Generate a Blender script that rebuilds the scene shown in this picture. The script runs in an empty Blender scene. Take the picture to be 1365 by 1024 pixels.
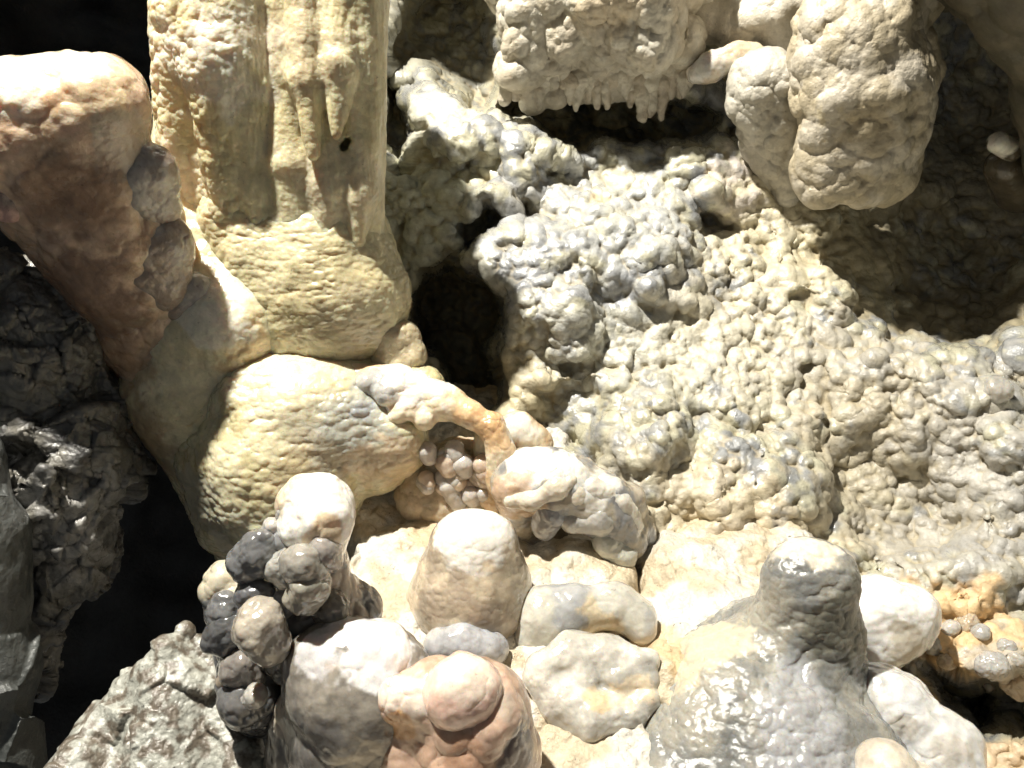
import bpy, math
import numpy as np
from mathutils import Vector

# ------------------------------------------------------------------ camera, world, lamp, exposure
sc = bpy.context.scene
F = 1071.0; CX, CY = 682.5, 512.0; PITCH = math.radians(20)
CP, SP = math.cos(PITCH), math.sin(PITCH)
cam = bpy.data.cameras.new('camera'); cam.sensor_width = 36; cam.lens = 36 * F / 1365
cam.clip_start = 0.02; cam.clip_end = 100
camo = bpy.data.objects.new('camera', cam); sc.collection.objects.link(camo)
camo.rotation_euler = (math.radians(90) - PITCH, 0, 0)
sc.camera = camo

world = bpy.data.worlds.new('World'); sc.world = world; world.use_nodes = True
bg = world.node_tree.nodes['Background']
bg.inputs[0].default_value = (0.92, 0.97, 1.0, 1); bg.inputs[1].default_value = 0.085

LDIR = Vector((0.36, 0.15, -0.91)).normalized()        # way the lamp's light travels
LTGT = Vector((0.22, 2.25, -0.55)); LDIST = 5.0
lamp = bpy.data.lights.new('cave_spotlight', 'SPOT')
lamp.energy = 2950; lamp.color = (1.0, 0.955, 0.86); lamp.shadow_soft_size = 0.09
lamp.spot_size = math.radians(44); lamp.spot_blend = 0.35
lo = bpy.data.objects.new('cave_spotlight', lamp); sc.collection.objects.link(lo)
lo.location = LTGT - LDIR * LDIST; lo.rotation_euler = LDIR.to_track_quat('-Z', 'Y').to_euler()

sc.view_settings.view_transform = 'Standard'; sc.view_settings.look = 'None'
sc.view_settings.exposure = 0.0; sc.view_settings.gamma = 1
sc.cycles.max_bounces = 6; sc.cycles.diffuse_bounces = 4
sc.cycles.use_denoising = True
sc.cycles.adaptive_threshold = 0.03

# ------------------------------------------------------------------ helpers: picture ray -> point at a real distance
def W(px, py, Y):
    """point on the ray of a picture position, Y metres in front of the camera (world Y)"""
    u = (np.asarray(px, float) - CX) / F; v = (CY - np.asarray(py, float)) / F
    d = Y / (CP + v * SP)
    return np.stack([u * d, np.broadcast_to(Y, d.shape) + 0 * d, d * (-SP + v * CP)], -1)
def dep(px, py, Y):
    return Y / (CP + (CY - py) / F * SP)

def _h(ix, iy, iz, s):
    h = (ix.astype(np.uint32) * np.uint32(374761393) + iy.astype(np.uint32) * np.uint32(668265263)
         + iz.astype(np.uint32) * np.uint32(2147483647) + np.uint32((s * 1274126177) & 0xffffffff))
    h = (h ^ (h >> np.uint32(13))) * np.uint32(1274126177)
    h = (h ^ (h >> np.uint32(16))) * np.uint32(2246822519)
    return h ^ (h >> np.uint32(15))
def _f(h, k):
    return ((h >> np.uint32(k)) & np.uint32(1023)).astype(np.float32) / 1023.0

def vnoise(P, scale, seed=0):
    q = (P / np.asarray(scale, float)) + 137.31
    i = np.floor(q).astype(np.int64); f = (q - i).astype(np.float32); f = f * f * (3 - 2 * f)
    out = np.zeros(len(P), np.float32)
    for a in (0, 1):
        for b in (0, 1):
            for c in (0, 1):
                w = (f[:, 0] if a else 1 - f[:, 0]) * (f[:, 1] if b else 1 - f[:, 1]) * (f[:, 2] if c else 1 - f[:, 2])
                out += w * _f(_h(i[:, 0] + a, i[:, 1] + b, i[:, 2] + c, seed), 3)
    return out
def fbm(P, scale, seed=0, n=4):
    o = 0; a = 1; t = 0; s = np.asarray(scale, float)
    for k in range(n):
        o = o + a * vnoise(P, s, seed + 17 * k); t += a; a *= 0.5; s = s * 0.5
    return o / t

def cellbump(P, scale, seed=0, rmin=0.55, rmax=1.0):
    """upper envelope of many small balls: the botryoidal skin of cave coral (0..1)"""
    q = (P / np.asarray(scale, float)).astype(np.float32) + np.float32(91.7)
    i = np.floor(q).astype(np.int64); f = (q - i).astype(np.float32)
    best = np.zeros(len(P), np.float32)
    for a in (-1, 0, 1):
        for b in (-1, 0, 1):
            for c in (-1, 0, 1):
                h = _h(i[:, 0] + a, i[:, 1] + b, i[:, 2] + c, seed)
                dx = f[:, 0] - a - _f(h, 0); dy = f[:, 1] - b - _f(h, 10); dz = f[:, 2] - c - _f(h, 20)
                r = rmin + (rmax - rmin) * _f(h, 5)
                t = r * r - (dx * dx + dy * dy + dz * dz)
                np.maximum(best, t, out=best)
    return np.sqrt(best)

def facet(P, scale, seed=0):
    """broken planes: every cell is a chip with its own tilt"""
    q = (P / np.asarray(scale, float)).astype(np.float32) + np.float32(53.1)
    i = np.floor(q).astype(np.int64); f = (q - i).astype(np.float32)
    best = np.full(len(P), 9, np.float32); out = np.zeros(len(P), np.float32)
    for a in (-1, 0, 1):
        for b in (-1, 0, 1):
            for c in (-1, 0, 1):
                h = _h(i[:, 0] + a, i[:, 1] + b, i[:, 2] + c, seed); g = _h(i[:, 0] + a, i[:, 1] + b, i[:, 2] + c, seed + 77)
                dx = f[:, 0] - a - _f(h, 0); dy = f[:, 1] - b - _f(h, 10); dz = f[:, 2] - c - _f(h, 20)
                d = dx * dx + dy * dy + dz * dz; m = d < best
                v = (_f(g, 0) - .5) * dx + (_f(g, 10) - .5) * dy + (_f(g, 20) - .5) * dz + (_f(g, 5) - .5) * .5
                best = np.where(m, d, best); out = np.where(m, v, out)
    return out

def sst(x):
    x = np.clip(x, 0, 1); return x * x * (3 - 2 * x)

# ------------------------------------------------------------------ mesh building
def vnormals(co, q):
    a, b, c, d = (co[q[:, k]] for k in range(4))
    fn = np.cross(c - a, d - b)
    n = np.zeros_like(co)
    for k in range(4):
        for ax in range(3):
            n[:, ax] += np.bincount(q[:, k], weights=fn[:, ax], minlength=len(co))
    return n / (np.linalg.norm(n, axis=1, keepdims=True) + 1e-12)

def relax(co, q, it=2, lam=0.5):
    for _ in range(it):
        acc = np.zeros_like(co); cnt = np.zeros(len(co))
        for a, b in ((0, 1), (1, 2), (2, 3), (3, 0)):
            for u, v in ((q[:, a], q[:, b]), (q[:, b], q[:, a])):
                cnt += np.bincount(u, minlength=len(co))
                for ax in range(3): acc[:, ax] += np.bincount(u, weights=co[v, ax], minlength=len(co))
        co = co + lam * (acc / np.maximum(cnt, 1)[:, None] - co)
    return co

def make_mesh(name, co, q):
    me = bpy.data.meshes.new(name)
    me.vertices.add(len(co)); me.vertices.foreach_set('co', co.astype(np.float32).ravel())
    me.loops.add(q.size); me.loops.foreach_set('vertex_index', q.astype(np.int32).ravel())
    me.polygons.add(len(q)); me.polygons.foreach_set('loop_start', np.arange(0, q.size, 4, dtype=np.int32))
    me.polygons.foreach_set('loop_total', np.full(len(q), 4, np.int32))
    me.update(calc_edges=True); me.polygons.foreach_set('use_smooth', np.ones(len(q), bool))
    return me

def subdiv(co, q, lv=1):
    """one level of Catmull-Clark by the modifier, read back as arrays"""
    me = make_mesh('tmp', co, q); o = bpy.data.objects.new('tmp', me); sc.collection.objects.link(o)
    m = o.modifiers.new('s', 'SUBSURF'); m.levels = lv; m.render_levels = lv
    dg = bpy.context.evaluated_depsgraph_get(); em = o.evaluated_get(dg).to_mesh()
    c2 = np.empty(len(em.vertices) * 3, np.float32); em.vertices.foreach_get('co', c2)
    l2 = np.empty(len(em.loops), np.int32); em.loops.foreach_get('vertex_index', l2)
    c2 = c2.reshape(-1, 3).astype(float); l2 = l2.reshape(-1, 4)
    o.evaluated_get(dg).to_mesh_clear()
    bpy.data.objects.remove(o); bpy.data.meshes.remove(me)
    return c2, l2

def surface_nets(Fd, org, h):
    S = Fd < 0
    nx, ny, nz = Fd.shape
    cnt = np.zeros((nx - 1, ny - 1, nz - 1), np.float32); acc = np.zeros((nx - 1, ny - 1, nz - 1, 3), np.float32)
    for ax in range(3):
        sl0 = [slice(None)] * 3; sl1 = [slice(None)] * 3
        sl0[ax] = slice(0, -1); sl1[ax] = slice(1, None)
        A = Fd[tuple(sl0)]; B = Fd[tuple(sl1)]
        cr = S[tuple(sl0)] != S[tuple(sl1)]
        t = np.where(cr, A / np.where(cr, A - B, 1), 0)
        o1, o2 = [k for k in range(3) if k != ax]
        for p in (0, 1):
            for r in (0, 1):
                s = [slice(None)] * 3
                s[o1] = slice(p, (Fd.shape[o1] - 1) + p); s[o2] = slice(r, (Fd.shape[o2] - 1) + r)
                c = cr[tuple(s)]; cnt += c
                acc[..., ax] += np.where(c, t[tuple(s)], 0)
                if p: acc[..., o1] += c
                if r: acc[..., o2] += c
    act = cnt > 0
    idx = -np.ones(act.shape, np.int64); idx[act] = np.arange(act.sum())
    ijk = np.argwhere(act)
    co = (ijk + acc[act] / cnt[act][:, None]) * h + org
    quads = []
    for ax in range(3):
        o1, o2 = [(1, 2), (2, 0), (0, 1)][ax]
        sl0 = [slice(1, -1)] * 3; sl1 = [slice(1, -1)] * 3
        sl0[ax] = slice(0, -1); sl1[ax] = slice(1, None)
        a = S[tuple(sl0)]; b = S[tuple(sl1)]
        e = np.argwhere(a != b); off = np.ones(3, int); off[ax] = 0; e = e + off
        ins = S[e[:, 0], e[:, 1], e[:, 2]]
        def g(d1, d2):
            k = e.copy(); k[:, o1] += d1; k[:, o2] += d2; return idx[k[:, 0], k[:, 1], k[:, 2]]
        Q = np.stack([g(-1, -1), g(0, -1), g(0, 0), g(-1, 0)], 1)
        Q[~ins] = Q[~ins][:, ::-1]
        quads.append(Q)
    return co, np.concatenate(quads)

def B(px, py, Y, r, px2=None, py2=None, Y2=None, r2=None):
    """a ball, or a tapered rod between two balls; r in picture pixels at that distance"""
    a = W(px, py, Y); ra = r * dep(px, py, Y) / F
    if px2 is None: return (a, a + 1e-6, ra, ra)
    Y2 = Y if Y2 is None else Y2; r2 = r if r2 is None else r2
    return (a, W(px2, py2, Y2), ra, r2 * dep(px2, py2, Y2) / F)
def chain(pts):
    return [B(*pts[i], *pts[i + 1]) for i in range(len(pts) - 1)]

def sdf_mesh(prims, h=0.006, k=0.012, neg=(), sub=1, clipz=None):
    lo_ = np.min([np.minimum(p[0] - p[2], p[1] - p[3]) for p in prims], 0) - 4 * h - k
    hi_ = np.max([np.maximum(p[0] + p[2], p[1] + p[3]) for p in prims], 0) + 4 * h + k
    if clipz is not None: lo_[2] = max(lo_[2], clipz)
    n = np.ceil((hi_ - lo_) / h).astype(int) + 1
    ax = [(lo_[i] + h * np.arange(n[i])).astype(np.float32) for i in range(3)]
    acc = np.full(n, 1e-30, np.float32)
    def dist(p, sl):
        X = ax[0][sl[0]][:, None, None]; Y = ax[1][sl[1]][None, :, None]; Z = ax[2][sl[2]][None, None, :]
        a, b, ra, rb = p; d = b - a; L2 = float(d @ d)
        t = np.clip(((X - a[0]) * d[0] + (Y - a[1]) * d[1] + (Z - a[2]) * d[2]) / L2, 0, 1)
        return np.sqrt((X - a[0] - t * d[0]) ** 2 + (Y - a[1] - t * d[1]) ** 2 + (Z - a[2] - t * d[2]) ** 2) - (ra + (rb - ra) * t)
    for p in prims:
        m = 6 * k + 3 * h
        l = np.minimum(p[0] - p[2], p[1] - p[3]) - m; u = np.maximum(p[0] + p[2], p[1] + p[3]) + m
        sl = [slice(max(0, int((l[i] - lo_[i]) / h)), min(n[i], int((u[i] - lo_[i]) / h) + 2)) for i in range(3)]
        acc[tuple(sl)] += np.exp(np.clip(-dist(p, sl) / k, -60, 40))
    D = -k * np.log(acc)
    for p in neg:
        sl = [slice(0, n[i]) for i in range(3)]
        D = np.maximum(D, -dist(p, sl))
    D = np.clip(D, -4 * h, 4 * h)
    for a_ in range(3):        # close the box
        s = [slice(None)] * 3; s[a_] = 0; D[tuple(s)] = h
        s[a_] = -1; D[tuple(s)] = h
    co, q = surface_nets(D, lo_, h)
    if sub: co, q = subdiv(co, q, sub)
    return co, q

def lumpify(co, q, levels, droop=0.25):
    """levels: (kind, scale, amplitude, seed, mask strength)"""
    for lv in levels:
        kind, s, amp, seed = lv[:4]; mk = lv[4] if len(lv) > 4 else 0.5
        if kind == 's': co = relax(co, q, s, 0.6); continue
        n = vnormals(co, q)
        n[:, 2] -= droop; n /= np.linalg.norm(n, axis=1, keepdims=True) + 1e-9
        sa = np.asarray(s, float) * np.ones(3)
        warp = np.stack([vnoise(co, sa * 1.7, seed + 5 + k) for k in range(3)], 1) - 0.5
        P = co + warp * sa * (0.55 if sa.max() > 0.1 else 0.3)
        if kind == 'b': hh = cellbump(P, s, seed) - 0.45
        elif kind == 'f': hh = (fbm(P, s, seed, 4) - 0.5) * 2
        elif kind == 'r': hh = 0.6 - np.abs(fbm(P, s, seed, 3) - 0.5) * 4
        elif kind == 'c': hh = facet(P, s, seed) * 1.6
        elif kind == 'p': hh = np.clip((cellbump(P, s, seed, 0.2, 0.75) - 0.15), 0, 1)      # scattered separate knobs
        m = 1 - mk + mk * sst((fbm(co, sa * 4, seed + 9, 2) - 0.3) * 2.5)
        co = co + n * (hh * amp * m)[:, None]
    return co

# ------------------------------------------------------------------ colours and materials
WHITE = (0.80, 0.77, 0.70); CREAM = (0.66, 0.57, 0.40); PALE = (0.60, 0.57, 0.48); GREY = (0.34, 0.335, 0.32)
BLUE = (0.40, 0.41, 0.43); DARK = (0.11, 0.112, 0.12); SAND = (0.72, 0.54, 0.32); TAN = (0.45, 0.36, 0.24)
OLIVE = (0.36, 0.31, 0.20); PINK = (0.76, 0.50, 0.38); BROWN = (0.22, 0.12, 0.065); ORNG = (0.62, 0.37, 0.17)
PEACH = (0.72, 0.55, 0.40); BLK = (0.035, 0.034, 0.032)

def paint(me, co, base, second=None, blobs=(), s2=0.09, wet=0.4, seed=3, thr=0.5, lift=None):
    c = np.empty((len(co), 4), np.float32); c[:, :3] = base; c[:, 3] = 1
    w = np.full(len(co), wet, np.float32)
    if second is not None:
        m = sst((fbm(co, s2, seed, 5) - thr + 0.09) / 0.18)[:, None]
        c[:, :3] = c[:, :3] * (1 - m) + np.array(second) * m
    wr = (fbm(co, 0.05, seed + 40, 5) - 0.5)
    for b in blobs:
        px, py, Y, r, col, st = b[:6]
        p = W(px, py, Y); rr = r * dep(px, py, Y) / F
        d = np.linalg.norm(co - p, axis=1) / rr + wr * 1.7
        m = st * sst((1.1 - d) / (0.28 if rr < .13 else .5))
        c[:, :3] = c[:, :3] * (1 - m[:, None]) + np.array(col) * m[:, None]
        if len(b) > 6: w = w * (1 - m) + b[6] * m
    c[:, :3] *= (0.82 + 0.36 * fbm(co, 0.035, seed + 70, 4))[:, None]
    c[:, 3] = np.clip(w, 0, 1)
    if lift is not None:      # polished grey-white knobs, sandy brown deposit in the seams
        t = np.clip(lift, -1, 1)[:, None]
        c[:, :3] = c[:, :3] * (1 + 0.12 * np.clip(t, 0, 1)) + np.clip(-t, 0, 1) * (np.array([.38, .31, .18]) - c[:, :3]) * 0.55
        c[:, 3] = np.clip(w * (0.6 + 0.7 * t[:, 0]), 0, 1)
    a = me.attributes.new('stone', 'FLOAT_COLOR', 'POINT'); a.data.foreach_set('color', np.clip(c, 0, 1).ravel())

def stone_mat(name, sss=0.0, bump=0.5, fine=160.0, mottle=0.25, rough=(0.62, 0.22), speck=0.12, spec=0.5):
    m = bpy.data.materials.new(name); m.use_nodes = True; nt = m.node_tree; N = nt.nodes; L = nt.links
    p = N['Principled BSDF']
    at = N.new('ShaderNodeAttribute'); at.attribute_name = 'stone'
    tc = N.new('ShaderNodeTexCoord')
    def noise(s, det=5, r=0.6, dist=0.0):
        n = N.new('ShaderNodeTexNoise'); n.inputs['Scale'].default_value = s; n.inputs['Detail'].default_value = det
        n.inputs['Roughness'].default_value = r; n.inputs['Distortion'].default_value = dist
        L.new(tc.outputs['Object'], n.inputs['Vector']); return n
    def math_(op, a, b=None, c=None):
        n = N.new('ShaderNodeMath'); n.operation = op
        for k, v in enumerate((a, b, c)):
            if v is None: continue
            if isinstance(v, (int, float)): n.inputs[k].default_value = v
            else: L.new(v, n.inputs[k])
        return n.outputs[0]
    def ramp(src, a, b):
        n = N.new('ShaderNodeMapRange'); n.inputs['From Min'].default_value = a; n.inputs['From Max'].default_value = b
        L.new(src, n.inputs['Value']); return n.outputs[0]
    n1 = noise(26, 6, 0.65, 0.4); n2 = noise(110, 4, 0.7)
    f1 = ramp(n1.outputs['Fac'], 0.3, 0.7)
    v = math_('MULTIPLY_ADD', f1, mottle, 1 - mottle / 2)
    v2 = math_('MULTIPLY_ADD', n2.outputs['Fac'], 0.3, 0.85)
    mv = math_('MULTIPLY', v, v2)
    # tiny dark grains of dirt
    n3 = noise(75, 3, 0.75); sp = ramp(n3.outputs['Fac'], 0.64, 0.72)
    mv = math_('MULTIPLY', mv, math_('MULTIPLY_ADD', sp, -speck * 3, 1.0))
    mx = N.new('ShaderNodeVectorMath'); mx.operation = 'SCALE'; L.new(at.outputs['Color'], mx.inputs[0]); L.new(mv, mx.inputs['Scale'])
    L.new(mx.outputs[0], p.inputs['Base Color'])
    wet = math_('MULTIPLY', at.outputs['Alpha'], ramp(noise(9, 4, 0.6).outputs['Fac'], 0.22, 0.5))
    rg = N.new('ShaderNodeMapRange'); rg.inputs['To Min'].default_value = rough[0]; rg.inputs['To Max'].default_value = rough[1]
    L.new(wet, rg.inputs['Value']); L.new(rg.outputs[0], p.inputs['Roughness'])
    p.inputs['Specular IOR Level'].default_value = spec
    L.new(math_('MULTIPLY', wet, 1.0), p.inputs['Coat Weight']); p.inputs['Coat Roughness'].default_value = 0.14
    if sss:
        p.inputs['Subsurface Weight'].default_value = sss
        p.inputs['Subsurface Radius'].default_value = (1.0, 0.55, 0.25); p.inputs['Subsurface Scale'].default_value = 0.04
    nb = noise(fine, 6, 0.62, 0.2)
    vo = N.new('ShaderNodeTexVoronoi'); vo.inputs['Scale'].default_value = fine * 0.8; vo.feature = 'SMOOTH_F1'
    L.new(tc.outputs['Object'], vo.inputs['Vector'])
    hgt = math_('ADD', nb.outputs['Fac'], math_('MULTIPLY', vo.outputs['Distance'], -0.6))
    bp = N.new('ShaderNodeBump'); bp.inputs['Strength'].default_value = bump; bp.inputs['Distance'].default_value = 0.0055
    L.new(hgt, bp.inputs['Height']); L.new(bp.outputs[0], p.inputs['Normal'])
    L.new(bp.outputs[0], p.inputs['Coat Normal'])
    return m

M = {
    'crust':  stone_mat('coralloid_crust', sss=0.0, bump=0.42, fine=170, mottle=.35, rough=(0.6, 0.14), spec=.6),
    'flow':   stone_mat('wet_flowstone', sss=0.5, bump=0.4, fine=90, mottle=0.34, rough=(0.5, 0.16)),
    'polish': stone_mat('polished_calcite', sss=0.3, bump=0.22, fine=60, mottle=0.36, rough=(0.42, 0.14), speck=0.10),
    'sand':   stone_mat('sandy_crust', sss=0.0, bump=0.9, fine=120, mottle=0.5, rough=(0.8, 0.2), speck=.25),
    'rock':   stone_mat('dark_limestone', sss=0.0, bump=0.9, fine=70, mottle=0.5, rough=(0.6, 0.25), speck=0.25, spec=0.6),
}

def link(name, me, mat, parent=None, label=None, cat=None, group=None, kind=None):
    me.materials.append(M[mat])
    o = bpy.data.objects.new(name, me); sc.collection.objects.link(o)
    if parent is not None: o.parent = parent
    if label: o['label'] = label
    if cat: o['category'] = cat
    if group: o['group'] = group
    if kind: o['kind'] = kind
    return o

def build(name, prims, mat, levels=(), h=0.006, k=0.012, neg=(), sub=1, droop=0.2,
          base=PALE, second=None, blobs=(), s2=0.09, wet=0.4, seed=3, thr=0.5, clipz=None, **kw):
    co, q = sdf_mesh(prims, h, k, neg, sub, clipz)
    co = lumpify(co, q, levels, droop)
    me = make_mesh(name, co, q); paint(me, co, base, second, blobs, s2, wet, seed, thr)
    return link(name, me, mat, **kw)

# ------------------------------------------------------------------ SETTING: sheets
def axis(a, b, step, lo_, hi_, n=26):
    l = a - (a - lo_) * (np.linspace(1, 0, n, endpoint=False) ** 1.8)
    r = b + (hi_ - b) * (np.linspace(0, 1, n + 1)[1:] ** 1.8)
    return np.concatenate([l, np.arange(a, b, step), r])

def grid_quads(ny, nx):
    i = np.arange(ny * nx).reshape(ny, nx)
    return np.stack([i[:-1, :-1], i[1:, :-1], i[1:, 1:], i[:-1, 1:]], -1).reshape(-1, 4)

def tps(ctrl, X, Yp):
    c = np.array(ctrl, float); p = c[:, :2] / 400; v = c[:, 2]
    def phi(r2): return 0.5 * r2 * np.log(r2 + 1e-9)
    K = phi(((p[:, None] - p[None]) ** 2).sum(-1)) + np.eye(len(p)) * 1e-3
    A = np.block([[K, np.c_[np.ones(len(p)), p]], [np.c_[np.ones(len(p)), p].T, np.zeros((3, 3))]])
    w = np.linalg.solve(A, np.r_[v, 0, 0, 0])
    gx = X / 400; gy = Yp / 400; out = w[-3] + w[-2] * gx + w[-1] * gy
    for i in range(len(p)):
        out = out + w[i] * phi((gx - p[i, 0]) ** 2 + (gy - p[i, 1]) ** 2)
    return out

# --- the big flowstone wall on the right
WC = [(440,-100,3.7),(500,0,3.5),(600,60,3.45),(520,100,3.15),(575,180,3.0),(510,290,2.78),(600,300,2.74),(470,500,3.0),
      (690,420,2.56),(690,520,2.42),(740,620,2.22),(650,160,3.05),(700,230,2.92),(760,60,3.3),(850,-80,3.5),
      (800,240,2.90),(800,320,2.74),(800,420,2.55),(800,520,2.38),(820,640,2.16),(900,210,2.98),(900,330,2.74),
      (900,450,2.50),(900,600,2.20),(1000,100,3.25),(960,250,2.92),(1000,330,2.76),(1000,450,2.52),(1000,600,2.20),(870,720,2.02),
      (1000,720,1.98),(1100,300,2.85),(1100,420,2.60),(1100,520,2.38),(1100,640,2.15),(1100,750,1.95),
      (1200,0,3.3),(1200,200,3.2),(1200,300,3.0),(1200,400,2.78),(1200,500,2.40),(1200,620,2.22),(1200,760,1.98),
      (1300,80,3.35),(1310,250,3.15),(1300,400,2.85),(1300,490,2.42),(1300,620,2.18),(1300,760,1.92),(1240,850,1.78),
      (1365,520,2.30),(1380,700,2.0),(1365,850,1.74),(1300,930,1.62),(1365,1030,1.46),(1200,1000,1.6),(1480,600,2.0),(1480,200,2.9),
      (1480,1100,1.2),(900,1100,1.9),(440,1100,2.4),(600,800,2.3)]
gx = axis(470, 1400, 1.7, 380, 2100); gy = axis(-20, 1060, 1.7, -700, 1500)
GX, GY = np.meshgrid(gx, gy)
gw = np.stack([GX.ravel() / 500, GY.ravel() / 500, 0 * GX.ravel()], 1)
wn = (fbm(gw, 0.12, 5, 3) - 0.5).reshape(GX.shape); wn2 = (fbm(gw, 0.12, 55, 3) - 0.5).reshape(GX.shape)
YW = tps(WC, np.clip(GX, 380, 1500), np.clip(GY, -150, 1120))
YW += np.clip(GX - 1400, 0, None) * -0.0008
YW = np.clip(YW, 1.0, 4.2)
# hollows (+) and bosses (-) of the wall: x, y, rx, ry, rotation, depth, edge softness
HOL = [(614,450,52,104,-14,0.55,.3),(590,60,75,70,0,0.5,.3),(800,150,140,42,8,0.55,.25),(522,170,26,55,0,0.5,.3),
       (640,318,26,34,20,0.28,.4),(1300,110,90,110,0,0.12,.6),(1240,360,100,70,22,0.14,.7),(770,575,40,55,-30,0.18,.5),
       (745,500,18,14,0,0.14,.5),(690,280,15,22,0,0.2,.4),(560,240,30,14,0,.06,.6),(1010,345,28,8,50,0.10,.5),
       (960,290,12,30,-30,.12,.5),(1180,660,130,80,20,0.07,1.2),
       (1205,880,30,22,0,.10,.5),(1280,920,60,26,35,0.3,.3),(1345,960,50,40,0,0.28,.35),(920,640,30,50,0,.06,.8)]
BOS = [(600,165,60,40,25,-.16,.6),(560,110,60,22,25,-.16,.5),(700,205,35,50,-20,-.14,.6),(640,275,42,26,-20,-.16,.5),
       (655,300,45,22,35,-.12,.5),(760,190,30,40,0,-.16,.6),(820,185,18,26,0,-.14,.6),(865,195,16,20,0,-.12,.6),
       (700,360,80,60,20,-.10,.7),(800,340,90,50,25,-.08,.7),(870,300,70,60,20,-.10,.7),(900,370,50,40,10,-.08,.6),
       (935,150,30,40,-10,-.22,.5),(925,215,35,30,10,-.14,.5),(985,240,55,35,40,-.12,.7),
       (830,390,70,35,20,-.07,.6),(740,420,60,50,0,-.07,.7),(845,560,60,70,0,-.10,.7),(760,545,35,40,0,-.10,.6),
       (1090,570,60,40,-8,-.06,.6),(1160,490,80,34,8,-.06,.6),(1200,580,60,44,10,-.07,.6),(1260,500,80,40,12,-.09,.5),
       (1285,470,30,20,0,-.08,.5),(1330,525,22,18,0,-.10,.4),(1300,560,60,24,10,-.06,.6),(1060,650,60,55,0,-.06,.6),
       (960,640,50,50,10,-.07,.6),(880,640,40,50,0,-.08,.6),(1310,640,70,50,15,-.07,.6),(1345,600,40,26,20,-.08,.6),
       (1240,770,50,26,30,-.09,.5),(1310,730,50,60,10,-.08,.6),(1130,370,60,40,0,-.08,.8),(1350,460,30,30,0,-.12,.5),
       (1230,820,30,20,0,-.04,.6),(1310,880,45,26,10,-.06,.5)]
for (x, y, rx, ry, ro, dd, sf) in HOL + BOS:
    c_, s_ = math.cos(math.radians(ro)), math.sin(math.radians(ro))
    dx = GX - x + wn * 105; dy = GY - y + wn2 * 105
    r = np.sqrt(((dx * c_ + dy * s_) / rx) ** 2 + ((-dx * s_ + dy * c_) / ry) ** 2)
    if dd > 0: YW = YW + dd * sst((1 + sf / 2 - r) / sf)
    else: YW = YW + dd * np.sqrt(np.clip(1 - (r / 1.15) ** 2, 0, 1)) * (0.6 + 0.4 * sf)
for _ in range(26):      # soften the edges of hollows and bosses
    YW[1:-1] = (YW[:-2] + 2 * YW[1:-1] + YW[2:]) / 4; YW[:, 1:-1] = (YW[:, :-2] + 2 * YW[:, 1:-1] + YW[:, 2:]) / 4
co = W(GX.ravel(), GY.ravel(), YW.ravel()); qd = grid_quads(len(gy), len(gx))
co = lumpify(co, qd, [('f', 0.35, 0.04, 2, 0), ('b', 0.17, 0.050, 11, .5), ('s', 2, 0, 0)], droop=0.5)
big = co.copy()
co = lumpify(co, qd, [('b', 0.080, 0.048, 12, .6), ('s', 2, 0, 0), ('b', 0.040, 0.031, 13, .5), ('s', 1, 0, 0)], droop=0.45)
co = lumpify(co, qd, [('b', 0.020, 0.0105, 14, .6), ('b', 0.010, 0.0022, 16, .6)], droop=0.2)
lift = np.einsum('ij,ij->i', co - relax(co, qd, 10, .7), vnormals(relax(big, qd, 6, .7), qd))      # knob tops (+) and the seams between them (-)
WALLCO = co.reshape(len(gy), len(gx), 3)
def on_wall(px, py):      # Y of the wall where this picture ray meets it
    d = (WALLCO[..., 0] * F / (WALLCO[..., 1] * CP - WALLCO[..., 2] * SP) + CX - px) ** 2 + (CY - F * (WALLCO[..., 2] * CP + WALLCO[..., 1] * SP) / (WALLCO[..., 1] * CP - WALLCO[..., 2] * SP) - py) ** 2
    c = np.argsort(d.ravel())[:12]; return float(WALLCO.reshape(-1, 3)[c, 1].min())
me = make_mesh('cave_wall', co, qd)
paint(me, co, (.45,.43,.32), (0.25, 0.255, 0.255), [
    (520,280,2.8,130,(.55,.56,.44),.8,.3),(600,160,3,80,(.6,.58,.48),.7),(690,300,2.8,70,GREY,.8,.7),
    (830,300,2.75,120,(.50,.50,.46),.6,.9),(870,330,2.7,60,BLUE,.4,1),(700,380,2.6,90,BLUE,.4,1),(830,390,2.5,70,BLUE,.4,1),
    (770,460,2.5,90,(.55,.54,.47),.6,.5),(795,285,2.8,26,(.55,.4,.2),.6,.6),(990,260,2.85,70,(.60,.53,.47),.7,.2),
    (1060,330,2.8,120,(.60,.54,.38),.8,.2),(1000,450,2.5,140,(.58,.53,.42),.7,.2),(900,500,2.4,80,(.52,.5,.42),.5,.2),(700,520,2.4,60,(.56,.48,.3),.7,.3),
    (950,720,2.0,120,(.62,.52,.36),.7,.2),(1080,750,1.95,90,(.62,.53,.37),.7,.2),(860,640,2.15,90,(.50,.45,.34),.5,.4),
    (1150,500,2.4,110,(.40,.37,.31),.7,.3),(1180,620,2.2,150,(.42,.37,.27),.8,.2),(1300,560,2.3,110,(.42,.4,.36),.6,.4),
    (1300,700,2.0,130,(.40,.38,.34),.7,.3),(1190,330,2.9,130,(.32,.27,.16),.7,.3),(1320,200,3.1,170,(.26,.23,.16),.8,.3),  # last two: shadow of the upper right put into the colour
    (1300,400,2.8,110,(.26,.22,.14),.8,.3),(600,450,3.2,120,(.20,.19,.14),.9,.3),(580,60,3.6,110,(.26,.25,.2),.9,.2),(800,150,3.4,90,(.05,.05,.045),.8,.1),  # shade of the upper right and of the hollows painted as dark colour
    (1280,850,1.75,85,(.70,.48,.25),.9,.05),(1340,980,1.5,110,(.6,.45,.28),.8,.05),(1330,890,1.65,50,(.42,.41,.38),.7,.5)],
    s2=0.06, wet=0.9, lift=lift / 0.004)
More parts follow.
